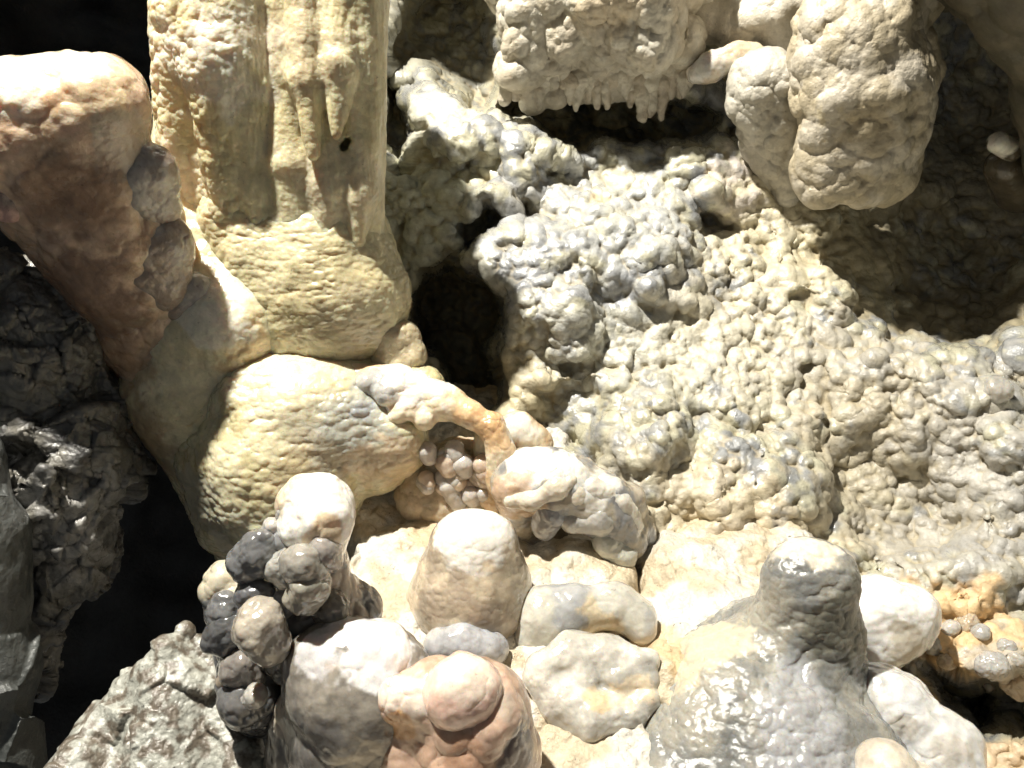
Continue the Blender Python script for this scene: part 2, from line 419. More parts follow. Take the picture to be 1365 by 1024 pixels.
link('cave_wall', me, 'crust', kind='structure')

# --- the sandy ledge the stalagmites stand on
FZ = -1.20
fx = np.arange(-0.62, 1.15, 0.0045); fy = np.concatenate([np.arange(0.7, 1.15, 0.02), np.arange(1.15, 2.85, 0.0045)])
X, Yf = np.meshgrid(fx, fy)
P0 = np.stack([X.ravel(), Yf.ravel(), 0 * X.ravel()], 1)
Z = FZ + 0.10 * (fbm(P0, 0.22, 8, 4) - 0.5).reshape(X.shape)
Z += 0.035 * sst((X - 0.33) / 0.08 + (fbm(P0, 0.12, 9, 3) - .5).reshape(X.shape) * 3)       # raised slab right of the crack
Z -= 0.06 * np.exp(-((X - 0.315 + .03 * np.sin(Yf * 9) + .10 * (fbm(P0, 0.12, 18, 4) - .5).reshape(X.shape)) / 0.016) ** 2)                      # the crack
Z -= 0.25 * np.clip(1.9 - Yf, 0, None)
Z += (0.16 * sst((Yf - 2.0) / 0.45)) * sst((0.25 - X) / 0.1) - 0.3 * sst((Yf - 1.96 + 0.5 * (fbm(P0, 0.22, 28, 3) - .5).reshape(X.shape)) / 0.3) * sst((X - 0.3) / 0.1)
Z -= 1.2 * sst((-0.46 - X + (fbm(P0, 0.2, 19, 3) - .5).reshape(X.shape) * .12) / 0.16)      # falls into the chasm on the left
Z -= 0.60 * sst((X - 0.80 - (1.9 - Yf) * -0.35 + 0.5 * (fbm(P0, 0.25, 29, 3) - .5).reshape(X.shape)) / 0.3)
co = np.stack([X, Yf, Z], -1).reshape(-1, 3); qd = grid_quads(len(fy), len(fx))[:, ::-1]
co = lumpify(co, qd, [('b', 0.13, 0.030, 31, .3), ('b', 0.05, 0.013, 32, .8), ('p', 0.022, 0.016, 35, .8), ('b', 0.018, 0.0035, 33, .8), ('f', 0.008, 0.0016, 34)], droop=0)
me = make_mesh('cave_floor', co, qd)
paint(me, co, (.55,.46,.32), (.64,.60,.52), [(430,820,1.9,90,(.6,.5,.36),.5),(905,830,1.7,60,(.7,.68,.6),.8,.9),(870,860,1.6,50,(.6,.42,.22),.7,.1),(940,820,1.85,90,(.68,.64,.55),.7,.5),(560,760,2.1,80,(.8,.7,.5),.6,.3),(600,700,2.2,120,(.5,.36,.2),.5,.1),
    (800,1000,1.6,80,(.82,.74,.6),.8,.4)], s2=0.10, wet=0.5)
link('cave_floor', me, 'sand', kind='structure')

# --- dark far side of the cave and the bottom of the chasm
bx = np.linspace(-4.2, 4.5, 240); bz = np.linspace(-4, 3.2, 200)
X, Z = np.meshgrid(bx, bz); P0 = np.stack([X.ravel(), 0 * X.ravel(), Z.ravel()], 1)
Yb = 5.0 - 0.25 * (X ** 2) * 0.35 + 0.9 * (fbm(P0, 1.1, 61, 5) - 0.5).reshape(X.shape) - 1.6 * sst((-2.2 - Z) / 1.6)
co = np.stack([X, Yb, Z], -1).reshape(-1, 3); qd = grid_quads(len(bz), len(bx))
co = lumpify(co, qd, [('r', 0.5, 0.12, 62), ('b', 0.2, 0.05, 63)], droop=0)
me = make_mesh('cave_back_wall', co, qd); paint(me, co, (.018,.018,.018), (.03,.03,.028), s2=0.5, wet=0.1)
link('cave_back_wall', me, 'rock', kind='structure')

# --- unseen roof added above the picture, shaped to keep the lamp off the recesses
rx_ = np.linspace(-3.5, 4.5, 330); rt = np.concatenate([np.linspace(-1.2, 0, 30)[:-1], np.linspace(0, 3.2, 130)])
X, T = np.meshgrid(rx_, rt); P0 = np.stack([X.ravel(), 0 * X.ravel(), 0 * X.ravel()], 1)
edge = 3.22 - 0.45 * sst((X - 0.70) / 0.16) + 0.12 * (fbm(P0, 0.25, 71, 4) - 0.5).reshape(X.shape) + 0.25 * sst((-0.3 - X) / 0.5)
Y_ = edge + np.clip(T, 0, None) + 0.15 * np.clip(-T, 0, None); Zr = 0.85 + np.clip(-T, 0, None) + 0.12 * np.clip(T, 0, 1)
co = np.stack([X, Y_, Zr], -1).reshape(-1, 3); qd = grid_quads(len(rt), len(rx_))
co = lumpify(co, qd, [('f', 0.4, 0.06, 72), ('b', 0.15, 0.04, 73)], droop=0)
me = make_mesh('shade_ceiling', co, qd); paint(me, co, (.2,.18,.14), (.12,.11,.09), s2=0.3, wet=0.2)
link('shade_ceiling', me, 'rock', kind='structure')

# ------------------------------------------------------------------ THINGS
# 1. the great column with hanging draperies
C_LV = [('f', 0.12, 0.016, 101, 0), ('b', 0.045, 0.011, 102, .7), ('b', (0.020, 0.020, 0.014), 0.0048, 103, .7), ('f', 0.010, 0.0012, 104, 0)]
col = bpy.data.objects.new('stalactite_column', None); sc.collection.objects.link(col)
col['label'] = 'tall cream dripstone column with hanging drapery tips rising out of the top of the picture'
col['category'] = 'column'
def shaft_mask(P):      # the left side is knobbly, the right side hangs in smooth folds
    return sst((0.62 - (P[:, 0] + 0.95) * 1.0 + (fbm(P, 0.15, 7, 3) - .5) * .5 - .30) / 0.12)
co, q = sdf_mesh([B(352,-90,2.50,140,352,230,2.48,116), B(268,30,2.30,62,255,210,2.32,42), B(290,-60,2.30,70,300,80,2.24,62),
    B(300,100,2.22,50,303,280,2.23,20), B(335,120,2.22,34,330,262,2.21,12), B(238,150,2.32,32,268,300,2.30,16),
    B(478,-80,2.28,40,484,318,2.31,28), B(440,-70,2.30,44,440,110,2.31,34), B(385,-60,2.31,40,372,150,2.29,26), B(330,-60,2.27,34,330,130,2.26,30),
    B(380,-60,2.27,26,388,220,2.23,31), B(388,220,2.23,31,400,323,2.19,9), B(432,60,2.30,26,436,250,2.23,29), B(436,250,2.23,29,438,334,2.19,9), B(478,60,2.28,32,478,260,2.25,28), B(478,260,2.25,28,474,318,2.22,13),
    B(402,-60,2.25,26,408,110,2.20,27), B(408,110,2.20,27,418,206,2.16,6), B(450,-60,2.27,26,450,90,2.21,25), B(450,90,2.21,25,449,178,2.17,7),
    B(343,100,2.26,30,343,250,2.24,27), B(343,250,2.24,27,348,312,2.22,11), B(370,150,2.27,24,366,280,2.25,14), B(418,230,2.25,20,419,302,2.23,8), B(457,250,2.25,16,458,322,2.22,6),
    B(418,340,2.37,90,420,250,2.38,88)], h=0.005, k=0.0075, neg=[B(455,192,2.10,10,460,196,2.27,8), B(462,185,2.1,7,464,190,2.27,6)])
msk = shaft_mask(co)
for (kd, sc_, am, sd) in [('f', (0.05, 0.05, 0.30), 0.011, 100), ('f', 0.12, 0.010, 101), ('b', 0.045, 0.013, 102), ('b', (0.020, 0.020, 0.014), 0.0055, 103), ('f', 0.010, 0.0010, 104)]:
    new = lumpify(co, q, [(kd, sc_, am, sd, .4 if kd == 'b' else 0)])
    w_ = (0.22 + 0.78 * msk)[:, None] if kd == 'b' else 1.0
    co = co + (new - co) * w_
me = make_mesh('shaft', co, q)
paint(me, co, (.71,.64,.42), (.64,.56,.34), [(290,70,2.2,90,(.76,.71,.58),.8,.8),(400,60,2.2,70,(.50,.40,.26),.5,.3),(230,260,2.25,70,(.78,.72,.55),.8,.7),(415,235,2.15,30,(.44,.34,.22),.5),  # left side painted paler where the lamp strikes it
    (457,190,2.15,16,(.3,.2,.1),.8,.3),(470,250,2.2,60,(.68,.60,.42),.7,.5)], s2=.12, wet=.5)
link('shaft', me, 'flow', parent=col)
build('pedestal', [B(425,330,2.36,98,445,395,2.31,96), B(505,400,2.30,38), B(325,290,2.31,58,370,430,2.28,64), B(435,450,2.24,42), B(395,440,2.25,44), B(480,445,2.26,36)],
    'flow', [('f', 0.1, 0.014, 121, 0), ('b', 0.05, 0.005, 124, .7), ('b', (0.03,0.03,0.012), 0.005, 122, .6), ('b', 0.014, 0.0022, 123)], h=0.006, k=0.02,
    base=(.66,.59,.38), second=(.54,.47,.28), wet=.5, blobs=[(450,440,2.2,70,(.45,.38,.26),.6)], parent=col)

# 2. flesh coloured stump at the left and the shoulder that runs down from the column
build('leaning_stalagmite', [B(-60,195,1.98,78,40,172,1.98,80), B(40,172,1.98,80,118,146,2.0,66), B(110,175,2.02,70,160,300,2.1,78), B(60,240,2.05,80,150,360,2.12,72),
    B(160,300,2.12,74,205,440,2.22,70), B(205,440,2.22,68,285,620,2.26,46), B(150,112,2.04,34)],
    'flow', [('f', 0.14, 0.022, 131, 0), ('b', 0.09, 0.014, 132, .6), ('b', 0.03, 0.004, 134, .9), ('f', 0.02, 0.0015, 133, .5)], h=0.007, k=0.02,
    base=(.66,.47,.33), second=(.46,.31,.20), s2=.16, wet=1,
    blobs=[(60,90,1.9,110,(.80,.68,.50),.9,1),(0,110,1.85,60,(.82,.74,.6),.9,.9),(120,110,1.9,60,(.8,.62,.4),.8,.9),(50,165,1.8,50,(.56,.33,.18),.6,.7),(110,240,1.93,40,(.30,.19,.12),.5),(100,95,1.95,40,(.85,.78,.64),.8,1),
           (110,400,1.98,100,(.20,.12,.08),.85,.5),(170,200,1.95,55,(.48,.42,.34),.6,.9),(100,260,1.9,80,BROWN,.6,.5),(240,520,2.0,90,(.35,.27,.17),.7,.5),(250,440,2.0,50,(.7,.6,.42),.6,.8)],  # lit top painted pale, self shadow lower down painted dark brown
    label='smooth flesh-coloured stalagmite leaning in at the left edge with its lit wet top painted pale', cat='stalagmite')
for (x, y, Y, r, lab) in [(192,232,1.98,40,'upper grey crusted knob on the right flank of the leaning stalagmite'),
                          (208,330,2.02,44,'lower grey crusted knob with a domed top on the leaning stalagmite'),
                          (252,392,2.08,30,'small smooth grey knob where leaning stalagmite meets the cream shoulder')]:
    build('grey_knob', [B(x, y, Y + .065, r * 1.05, x + 8, y + r, Y + .09, r * .95), B(x - r * .5, y + r * .6, Y + .05, r * .8), B(x + r * .3, y - r * .3, Y + .05, r * .6)], 'flow', [('f', 0.06, 0.010, 141, 0), ('b', 0.04, 0.005, 142), ('b', 0.016, 0.002, 143)],
          h=0.006, k=0.012, base=(.44,.40,.36), second=(.32,.25,.20), wet=1, seed=x, label=lab, cat='rock knob', group='grey knobs on the leaning stalagmite')
build('flowstone_shoulder', [B(240,210,2.34,28,268,330,2.32,44), B(268,330,2.30,42,300,430,2.24,74), B(300,430,2.24,74,250,530,2.20,68), B(340,430,2.28,58), B(215,150,2.36,10,240,210,2.34,28), B(240,450,2.20,50,215,505,2.20,40), B(250,530,2.20,66,300,660,2.22,50)],
    'flow', [('f', 0.12, 0.012, 151, 0), ('b', (0.03,0.03,0.02), 0.0045, 152, .8), ('b', 0.012, 0.0015, 153, .5)], h=0.007, k=0.03,
    base=(.78,.70,.48), second=(.70,.62,.40), wet=.95, blobs=[(330,450,2.15,50,(.66,.46,.24),.6,.8),(205,590,2.1,70,(.40,.30,.19),.8,.5),(180,490,2.1,40,(.46,.33,.2),.7,.6),(290,420,2.1,50,(.84,.80,.68),.8,1)],  # lit strip painted paler, shaded left and lower side painted browner
    label='wet cream flowstone shoulder running down between the leaning stalagmite and the column', cat='flowstone')

# 3. the big rippled mound
build('flowstone_mound', [B(350,535,2.14,62), B(400,560,2.14,88), B(375,625,2.10,104), B(310,670,2.12,60), B(300,610,2.14,62), B(455,560,2.14,70), B(520,585,2.12,52),
    B(440,500,2.24,30,560,520,2.20,30), B(420,660,2.12,60), B(345,700,2.12,50,330,760,2.14,40), B(500,620,2.14,40)],
    'flow', [('f', 0.16, 0.02, 161, 0), ('b', 0.10, 0.010, 165, .8), ('b', (0.032, 0.032, 0.017), 0.0075, 162, .5), ('b', 0.014, 0.0026, 163, .6)], h=0.007, k=0.022,
    neg=[B(520,690,2.0,30,470,690,2.0,26)],
    base=(.67,.61,.41), second=(.56,.49,.29), wet=.75,
    blobs=[(480,570,1.95,90,(.42,.42,.38),.8,.8),(500,540,1.95,50,BLUE,.7,.95),(370,500,2.05,80,(.74,.68,.48),.8,1),(290,670,2,70,(.40,.38,.31),.7,.5),(400,640,1.9,60,(.50,.40,.25),.5,.4),(520,630,2,50,(.6,.46,.3),.7,.4)],
    label='large rounded cream flowstone mound with rippled wet skin below the column', cat='flowstone')
# block on the end of the pedestal
build('stone_block', [B(520,450,2.24,26,540,450,2.25,22), B(515,485,2.22,28,545,475,2.24,24)], 'flow', [('f', 0.05, 0.010, 171, 0), ('b', 0.02, 0.003, 172)], h=0.005, k=0.01,
    base=(.6,.52,.36), second=(.45,.38,.25), wet=.3, label='small squared cream block of dripstone under the right end of the column foot', cat='dripstone block')

# 4. ridge with arch, grey grape cluster and the big folded lump
build('dripstone_ridge', chain([(470,505,2.16,24),(530,515,2.13,27),(590,535,2.1,24),(628,552,2.07,17),(655,568,2.05,17),(668,600,2.03,17)]) + [B(515,525,2.08,18), B(545,545,2.07,15), B(490,512,2.10,16), B(530,552,2.06,12), B(566,560,2.06,14)] +
    [B(690,572,2.12,26,715,592,2.12,22), B(668,600,2.03,17,672,640,2.03,24), B(650,585,2.12,20,660,660,2.1,26)],
    'polish', [('f', 0.06, 0.008, 181, 0), ('b', 0.03, 0.005, 182, .6), ('b', 0.012, 0.0015, 183)], h=0.005, k=0.008,
    base=(.76,.66,.48), second=(.70,.50,.30), wet=.5, blobs=[(540,500,2.1,60,WHITE,.9,.6),(500,520,2.1,35,GREY,.8,.9),(640,560,2.0,40,ORNG,.6,.4),(700,570,2.05,30,WHITE,.7,.5)],
    label='pale dripstone ridge ending in a small orange-rimmed arch between mound and wall', cat='dripstone')
rng = np.random.default_rng(4)
bt = bpy.data.objects.new('grape_cluster', None); sc.collection.objects.link(bt)
bt['label'] = 'cluster of small grey dripstone grapes hanging in the hollow under the arch'; bt['category'] = 'coralloid cluster'
for i in range(26):
    x = 560 + rng.random() * 95; y = 592 + rng.random() * 72; r = 9 + rng.random() * 8
    build('grape', [B(x, y, 2.06 + rng.random() * .04, r, x + 3, y + r * .5, 2.07, r * .8)], 'polish', [('f', 0.03, 0.003, 190 + i, 0)], h=0.005, k=0.004,
          base=(.5,.46,.42) if i % 2 else (.58,.46,.36), wet=.8, seed=i, parent=bt)
build('grape_backing', [B(575,628,2.17,34), B(612,612,2.18,30), B(648,618,2.16,34), B(600,645,2.16,34), B(640,660,2.15,36), B(560,665,2.14,34,680,685,2.14,38), B(680,600,2.2,30)], 'flow', [('b', 0.05, 0.014, 195, .3), ('b', 0.02, 0.005, 196)], h=0.006, base=(.5,.40,.28), second=(.4,.33,.24), wet=.3, parent=bt)
fl = bpy.data.objects.new('folded_stalagmite', None); sc.collection.objects.link(fl)
fl['label'] = 'big folded grey and white dripstone lump with its blown-out lit top painted white above the dark hollow'; fl['category'] = 'stalagmite'
build('body', chain([(698,640,2.0,40),(745,645,1.98,44),(800,672,1.97,40),(832,715,1.96,30)]) + [B(700,690,2.06,34,740,740,2.08,40), B(690,655,2.0,32,700,700,2.03,26),
     B(740,740,2.10,44,820,775,2.10,36), B(862,740,2.06,22,862,800,2.04,20), B(842,660,2.0,16,862,715,2.0,15)],
    'polish', [('f', 0.09, 0.016, 201, 0), ('b', 0.08, 0.012, 202, .4), ('b', 0.03, 0.003, 203, .6)], h=0.005, k=0.010, droop=.1,
    base=(.42,.37,.29), second=(.24,.235,.23), s2=.05, wet=1, blobs=[(700,605,1.95,50,WHITE,.95,.6),(750,605,1.92,46,WHITE,.95,.7),(805,640,1.92,36,WHITE,.8,.7),(680,670,1.92,40,(.62,.42,.27),.7,.5),(860,770,2,50,(.7,.56,.35),.8,.2),(760,750,2.0,60,(.17,.14,.10),.8,.2)], parent=fl)  # lit top painted white, shade in the hollow below painted dark
for pts,c in [([(680,668,1.925,10),(710,668,1.905,13),(745,650,1.90,12),(760,640,1.91,9)],(.60,.54,.44)), ([(735,680,1.935,26),(728,700,1.945,20)],(.30,.30,.31)), ([(765,690,1.925,22),(800,690,1.92,24),(830,700,1.93,18)],(.44,.42,.38)),
              ([(770,660,1.915,17)],(.70,.62,.5)), ([(808,720,1.915,20),(828,740,1.91,21)],(.50,.49,.42)), ([(790,650,1.92,14),(825,668,1.93,14),(845,700,1.94,13)],(.66,.62,.54))]:
    build('fold', chain(pts) if len(pts) > 1 else [B(*pts[0])], 'polish', [('f', 0.05, 0.010, 211, 0), ('f', 0.02, 0.0015, 212)], h=0.005, k=0.006, base=c, wet=1, seed=pts[0][0], parent=fl)

# 5. stalagmites on the ledge (their feet stand on the floor)
def dep_at_floor(px, py, z=FZ + .02):
    v = (CY - py) / F; a = -SP + v * CP; b = CP + v * SP
    d = z / a
    if d * b < 1.9: d = (z - 0.475) / (a - 0.25 * b)
    return d * b
# dome
Yd = dep_at_floor(630, 800)
build('dome_stalagmite', [B(631,738,Yd,56,629,790,Yd,74), B(629,782,Yd,76,627,790,Yd,78), B(565,800,Yd+.03,24), B(615,722,Yd,40,650,722,Yd,38)],
    'polish', [('f', 0.12, 0.010, 221, 0), ('b', 0.06, 0.006, 222, .8), ('b', (0.02,0.02,0.012), 0.0024, 223, .6)], h=0.006, k=0.014,
    base=(.62,.52,.38), second=(.44,.36,.27), s2=.06, wet=.7, blobs=[(632,695,Yd-.02,62,WHITE,.95,.5),(690,790,Yd-.1,40,(.35,.29,.2),.5)],  # light on the top and shade at the right foot are in the colour
    label='squat beige dome stalagmite with its lit top painted white in the centre of the ledge', cat='stalagmite')
# stalagmite with grey bulbs
kn = bpy.data.objects.new('bulbous_stalagmite', None); sc.collection.objects.link(kn)
kn['label'] = 'stalagmite covered in dark grey bulbs under a bright white cap, left end of the ledge'; kn['category'] = 'stalagmite'
Yk = dep_at_floor(400, 905)
build('body', [B(420,740,Yk,40,420,820,Yk,62), B(350,820,Yk,52,350,920,Yk-.02,56), B(440,830,Yk+.02,55), B(300,780,Yk+.04,30,320,860,Yk,34), B(330,930,Yk-.1,40), B(480,810,Yk+.04,24)],
    'polish', [('f', 0.09, 0.012, 231, 0), ('b', 0.05, 0.014, 232, .3), ('b', 0.022, 0.006, 233, .3)], h=0.006, k=0.012,
    base=(.20,.19,.18), second=(.11,.11,.11), wet=.9, blobs=[(290,760,Yk,50,(.55,.5,.38),.9,.5),(470,800,Yk-.05,50,(.42,.34,.26),.9,.5)], parent=kn)
build('cap', [B(408,672,Yk,40,425,672,Yk,42), B(430,695,Yk-.04,42), B(440,668,Yk,30), B(400,704,Yk-.04,30), B(425,715,Yk-.02,38)], 'polish', [('f', 0.07, 0.010, 241, 0), ('b', 0.05, 0.006, 242), ('b', 0.018, 0.0015, 243)], h=0.005, k=0.009,
    base=WHITE, second=(.74,.62,.44), wet=.6, blobs=[(430,725,Yk-.12,40,(.68,.50,.30),.8,.6)], parent=kn)
for (x,y,r,c,dy) in [(344,738,32,(.16,.16,.16),-.07),(378,756,25,(.30,.29,.26),-.09),(376,722,20,(.20,.2,.2),-.05),(404,752,28,(.32,.30,.26),-.12),(414,783,31,(.30,.28,.23),-.13),
                   (362,702,15,(.4,.38,.35),-.04),(384,692,16,(.4,.38,.35),-.03),(342,792,27,(.115,.115,.12),-.09),(348,838,38,(.38,.34,.28),-.16),(430,735,24,(.32,.29,.26),-.09),
                   (306,842,26,(.10,.10,.10),-.07),(322,890,28,(.22,.20,.18),-.10),(302,905,16,(.35,.29,.22),-.10),(338,928,16,(.42,.4,.36),-.17),(395,870,36,(.13,.12,.10),-.09),
                   (300,812,20,(.16,.16,.16),-.05),(372,802,20,(.30,.29,.28),-.09),(440,812,28,(.18,.16,.13),-.08)]:
    build('bulb', [B(x, y, Yk + dy, r, x + r * math.sin(x) * .35, y + r * .35, Yk + dy, r * .88)], 'polish', [('f', 0.05, 0.016, 250 + x, 0), ('b', 0.035, 0.004, 3, .6)], h=0.005, k=0.004,
          base=c, wet=1, seed=x, parent=kn)
# glossy domed stalagmite, front
Yg = dep_at_floor(470, 985)
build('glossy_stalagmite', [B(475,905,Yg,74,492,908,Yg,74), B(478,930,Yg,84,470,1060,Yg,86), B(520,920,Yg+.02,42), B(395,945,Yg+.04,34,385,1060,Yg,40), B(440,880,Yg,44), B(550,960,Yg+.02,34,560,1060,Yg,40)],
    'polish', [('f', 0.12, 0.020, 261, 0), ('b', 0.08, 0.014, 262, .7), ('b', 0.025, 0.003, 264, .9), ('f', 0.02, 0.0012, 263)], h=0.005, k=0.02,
    base=(.30,.27,.225), second=(.19,.17,.145), s2=.05, wet=.9, blobs=[(500,855,Yg-.02,60,(.80,.78,.76),.95,.9),(420,870,Yg-.05,36,(.6,.58,.57),.9,.9),(440,885,Yg-.1,25,(.4,.3,.22),.6,.9),(370,930,Yg,50,(.58,.5,.4),.8,.6),(450,1000,Yg-.1,70,(.16,.15,.14),.7,.6)],  # lit top painted pale, shaded lower front painted darker
    label='glossy grey domed stalagmite with its lit wet top painted milky, front left of the ledge', cat='stalagmite')
# pink one
Yp = dep_at_floor(610, 1040)
pk = bpy.data.objects.new('pink_stalagmite', None); sc.collection.objects.link(pk)
pk['label'] = 'pinkish stalagmite with a shining round pink ball on top, front of the picture'; pk['category'] = 'stalagmite'
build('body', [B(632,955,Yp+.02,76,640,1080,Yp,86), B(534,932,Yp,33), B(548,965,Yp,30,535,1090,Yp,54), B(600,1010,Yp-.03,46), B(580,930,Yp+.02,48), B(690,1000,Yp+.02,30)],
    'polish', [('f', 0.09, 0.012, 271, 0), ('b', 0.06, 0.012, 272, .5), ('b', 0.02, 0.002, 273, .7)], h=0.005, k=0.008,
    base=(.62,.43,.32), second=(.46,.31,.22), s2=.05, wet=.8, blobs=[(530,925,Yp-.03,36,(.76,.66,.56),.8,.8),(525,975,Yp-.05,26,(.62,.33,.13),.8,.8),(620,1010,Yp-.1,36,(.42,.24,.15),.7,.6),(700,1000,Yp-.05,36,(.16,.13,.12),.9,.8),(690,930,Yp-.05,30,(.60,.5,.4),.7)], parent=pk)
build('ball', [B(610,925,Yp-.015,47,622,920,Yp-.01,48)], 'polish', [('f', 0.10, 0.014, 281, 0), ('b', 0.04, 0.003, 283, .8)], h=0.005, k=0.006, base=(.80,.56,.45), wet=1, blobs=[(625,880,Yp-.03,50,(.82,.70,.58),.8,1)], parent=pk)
# flat disc and grey folded slab
Yq = dep_at_floor(622, 872)
build('flat_disc', [B(590,862,Yq,22,655,864,Yq,22), B(620,858,Yq,27)], 'polish', [('f', 0.07, 0.016, 291, 0), ('b', 0.03, 0.003, 292, .8)], h=0.005, k=0.014, base=(.38,.38,.39), second=(.48,.47,.45), wet=1,
    label='low flat grey wet disc of calcite at the foot of the beige dome', cat='calcite disc')
Y1 = dep_at_floor(760, 835); Y2 = dep_at_floor(790, 945)
build('grey_slab', chain([(706,852,Y1,22),(722,818,Y1+.03,30),(760,812,Y1+.04,27),(820,806,Y1+.05,23),(850,822,Y1+.03,20),(856,840,Y1,16)]) + [B(735,842,Y1+.01,30,765,826,Y1+.03,24)],
    'polish', [('f', 0.09, 0.012, 301, 0), ('b', 0.08, 0.008, 302, .6), ('f', 0.02, 0.0015, 303)], h=0.006, k=0.016,
    base=(.40,.40,.39), second=(.54,.52,.45), wet=1, blobs=[(800,840,Y1,40,(.72,.58,.36),.7,.2)],
    label='smooth wet grey slab, the rear of the two folded slabs right of the dome', cat='calcite slab')
build('pale_slab', chain([(722,890,Y2+.08,20),(760,876,Y2+.11,27),(810,874,Y2+.11,26),(852,884,Y2+.08,20)]) + chain([(716,905,Y2+.06,20),(742,935,Y2+.03,27),(790,958,Y2,33),(835,955,Y2,24),(862,935,Y2+.02,15)]) +
    [B(775,905,Y2+.07,26), B(825,905,Y2+.06,22), B(862,905,Y2+.05,13), B(868,880,Y2+.08,12)],
    'polish', [('f', 0.09, 0.018, 311, 0), ('b', 0.06, 0.006, 312, .6), ('f', 0.02, 0.002, 313)], h=0.005, k=0.008,
    base=(.62,.59,.52), second=(.44,.42,.37), wet=.95, s2=.06, blobs=[(800,925,Y2-.02,26,(.60,.46,.27),.8,.2),(745,885,Y2,30,(.40,.40,.40),.6,1),(850,920,Y2,30,(.72,.6,.42),.7,.2),(790,985,Y2,30,(.5,.38,.22),.6,.2)],
    label='cream and white curled slab, the front of the two folded slabs right of the dome', cat='calcite slab')

# right hand group
Yc = dep_at_floor(1075, 890)
build('rippled_stalagmite', [B(1076,785,Yc+.03,49,1060,870,Yc+.03,70), B(1060,1060,1.42,150), B(1000,1020,1.42,130), B(985,950,1.50,100), B(930,900,1.58,44,910,1010,1.40,56), B(1085,1060,1.40,120), B(990,870,1.66,60), B(910,1070,1.33,80),
    B(1010,880,1.64,60), B(1110,920,1.58,56), B(1058,766,Yc+.03,29), B(1098,768,Yc+.03,28), B(1078,762,Yc+.07,28), B(1110,850,Yc+.02,34)],
    'flow', [('f', 0.12, 0.012, 321, 0), ('b', (0.055,0.05,0.036), 0.010, 322, .6), ('b', (0.022,0.02,0.014), 0.005, 323, .5), ('f', 0.01, 0.001, 324)], h=0.006, k=0.028,
    base=(.22,.22,.205), second=(.32,.305,.26), wet=.72, s2=.06, blobs=[(1078,722,Yc+.02,46,(.74,.68,.56),.9,.3),(1130,830,Yc-.05,60,(.16,.15,.11),.8,.4),(930,860,Yc,60,(.66,.58,.42),.7,.4),(1060,980,Yc-.2,90,(.46,.46,.47),.7,1)],  # shaded right side of the cone is painted darker
    label='grey cone stalagmite with flat cream top and rippled wet flanks, right foreground', cat='stalagmite')
build('white_dome', [B(1175,818,1.74,50,1198,826,1.74,46), B(1150,815,1.76,44), B(1190,850,1.70,36), B(1215,815,1.74,26), B(1160,870,1.70,34)],
    'polish', [('f', 0.12, 0.024, 331, 0), ('b', 0.06, 0.006, 333, .8), ('f', 0.03, 0.003, 332)], h=0.005, k=0.014, base=(.82,.80,.76), wet=.8,
    blobs=[(1170,835,1.6,26,(.58,.46,.32),.8,.5),(1210,860,1.62,32,(.5,.44,.34),.8,.5),(1165,856,1.6,16,WHITE,.9,.9)],
    label='smooth white domed stalagmite stained brown in front, behind the grey cone', cat='stalagmite')
build('white_tongue', [B(1120,925,1.54,34,1185,935,1.50,46), B(1185,935,1.50,46,1250,1000,1.42,50), B(1250,1000,1.42,50,1275,1090,1.34,44)],
    'polish', [('f', 0.12, 0.028, 341, 0), ('b', 0.06, 0.009, 342, .8), ('f', 0.02, 0.002, 343)], h=0.005, k=0.014, base=(.74,.74,.74), second=(.66,.65,.62), wet=.9,
    blobs=[(1125,925,1.47,44,(.45,.44,.41),.8,1),(1205,975,1.38,26,(.40,.36,.30),.7,.6),(1270,1000,1.35,26,(.5,.45,.38),.6,.6)],
    label='long smooth white tongue of flowstone sloping to the lower right corner', cat='flowstone')
build('small_dome', [B(1180,1030,1.27,42,1185,1070,1.27,50), B(1225,1035,1.28,20)], 'polish', [('f', 0.07, 0.008, 351, 0), ('b', 0.02, 0.002, 352)], h=0.005, k=0.01, base=(.74,.66,.54), second=(.5,.44,.36), wet=.6,
    label='small mottled cream dome cut by the bottom edge, right of the grey cone', cat='stalagmite')

# 6. hanging things at the top
cur = bpy.data.objects.new('stalactite_curtain', None); sc.collection.objects.link(cur)
cur['label'] = 'lumpy hanging curtain of pale dripstone fringed with short stalactite points, top centre'; cur['category'] = 'stalactite curtain'
build('drapery', [B(705,20,2.94,42,700,80,2.96,34), B(700,90,2.98,38,710,130,3.02,20), B(755,-10,2.88,40,760,50,2.90,32), B(800,0,2.84,48,815,50,2.86,34), B(860,0,2.84,48,865,55,2.86,42),
    B(905,50,2.94,30), B(690,-40,3.02,60,900,-40,2.97,60), B(740,90,2.98,34,740,120,3.00,22), B(800,80,3.00,40,860,85,3.00,40), B(895,90,3.02,24), B(780,110,3.02,22,880,112,3.02,20)],
    'crust', [('f', 0.15, 0.02, 361, 0), ('b', 0.11, 0.045, 362, .2), ('b', 0.045, 0.016, 363, .5), ('b', 0.02, 0.005, 364)], h=0.008, k=0.007, droop=.3,
    base=(.64,.60,.50), second=(.54,.48,.37), wet=.5, blobs=[(810,20,2.75,60,(.66,.52,.33),.5),(780,110,2.92,90,(.42,.38,.31),.7,.2)], parent=cur)
rt_ = np.random.default_rng(11)
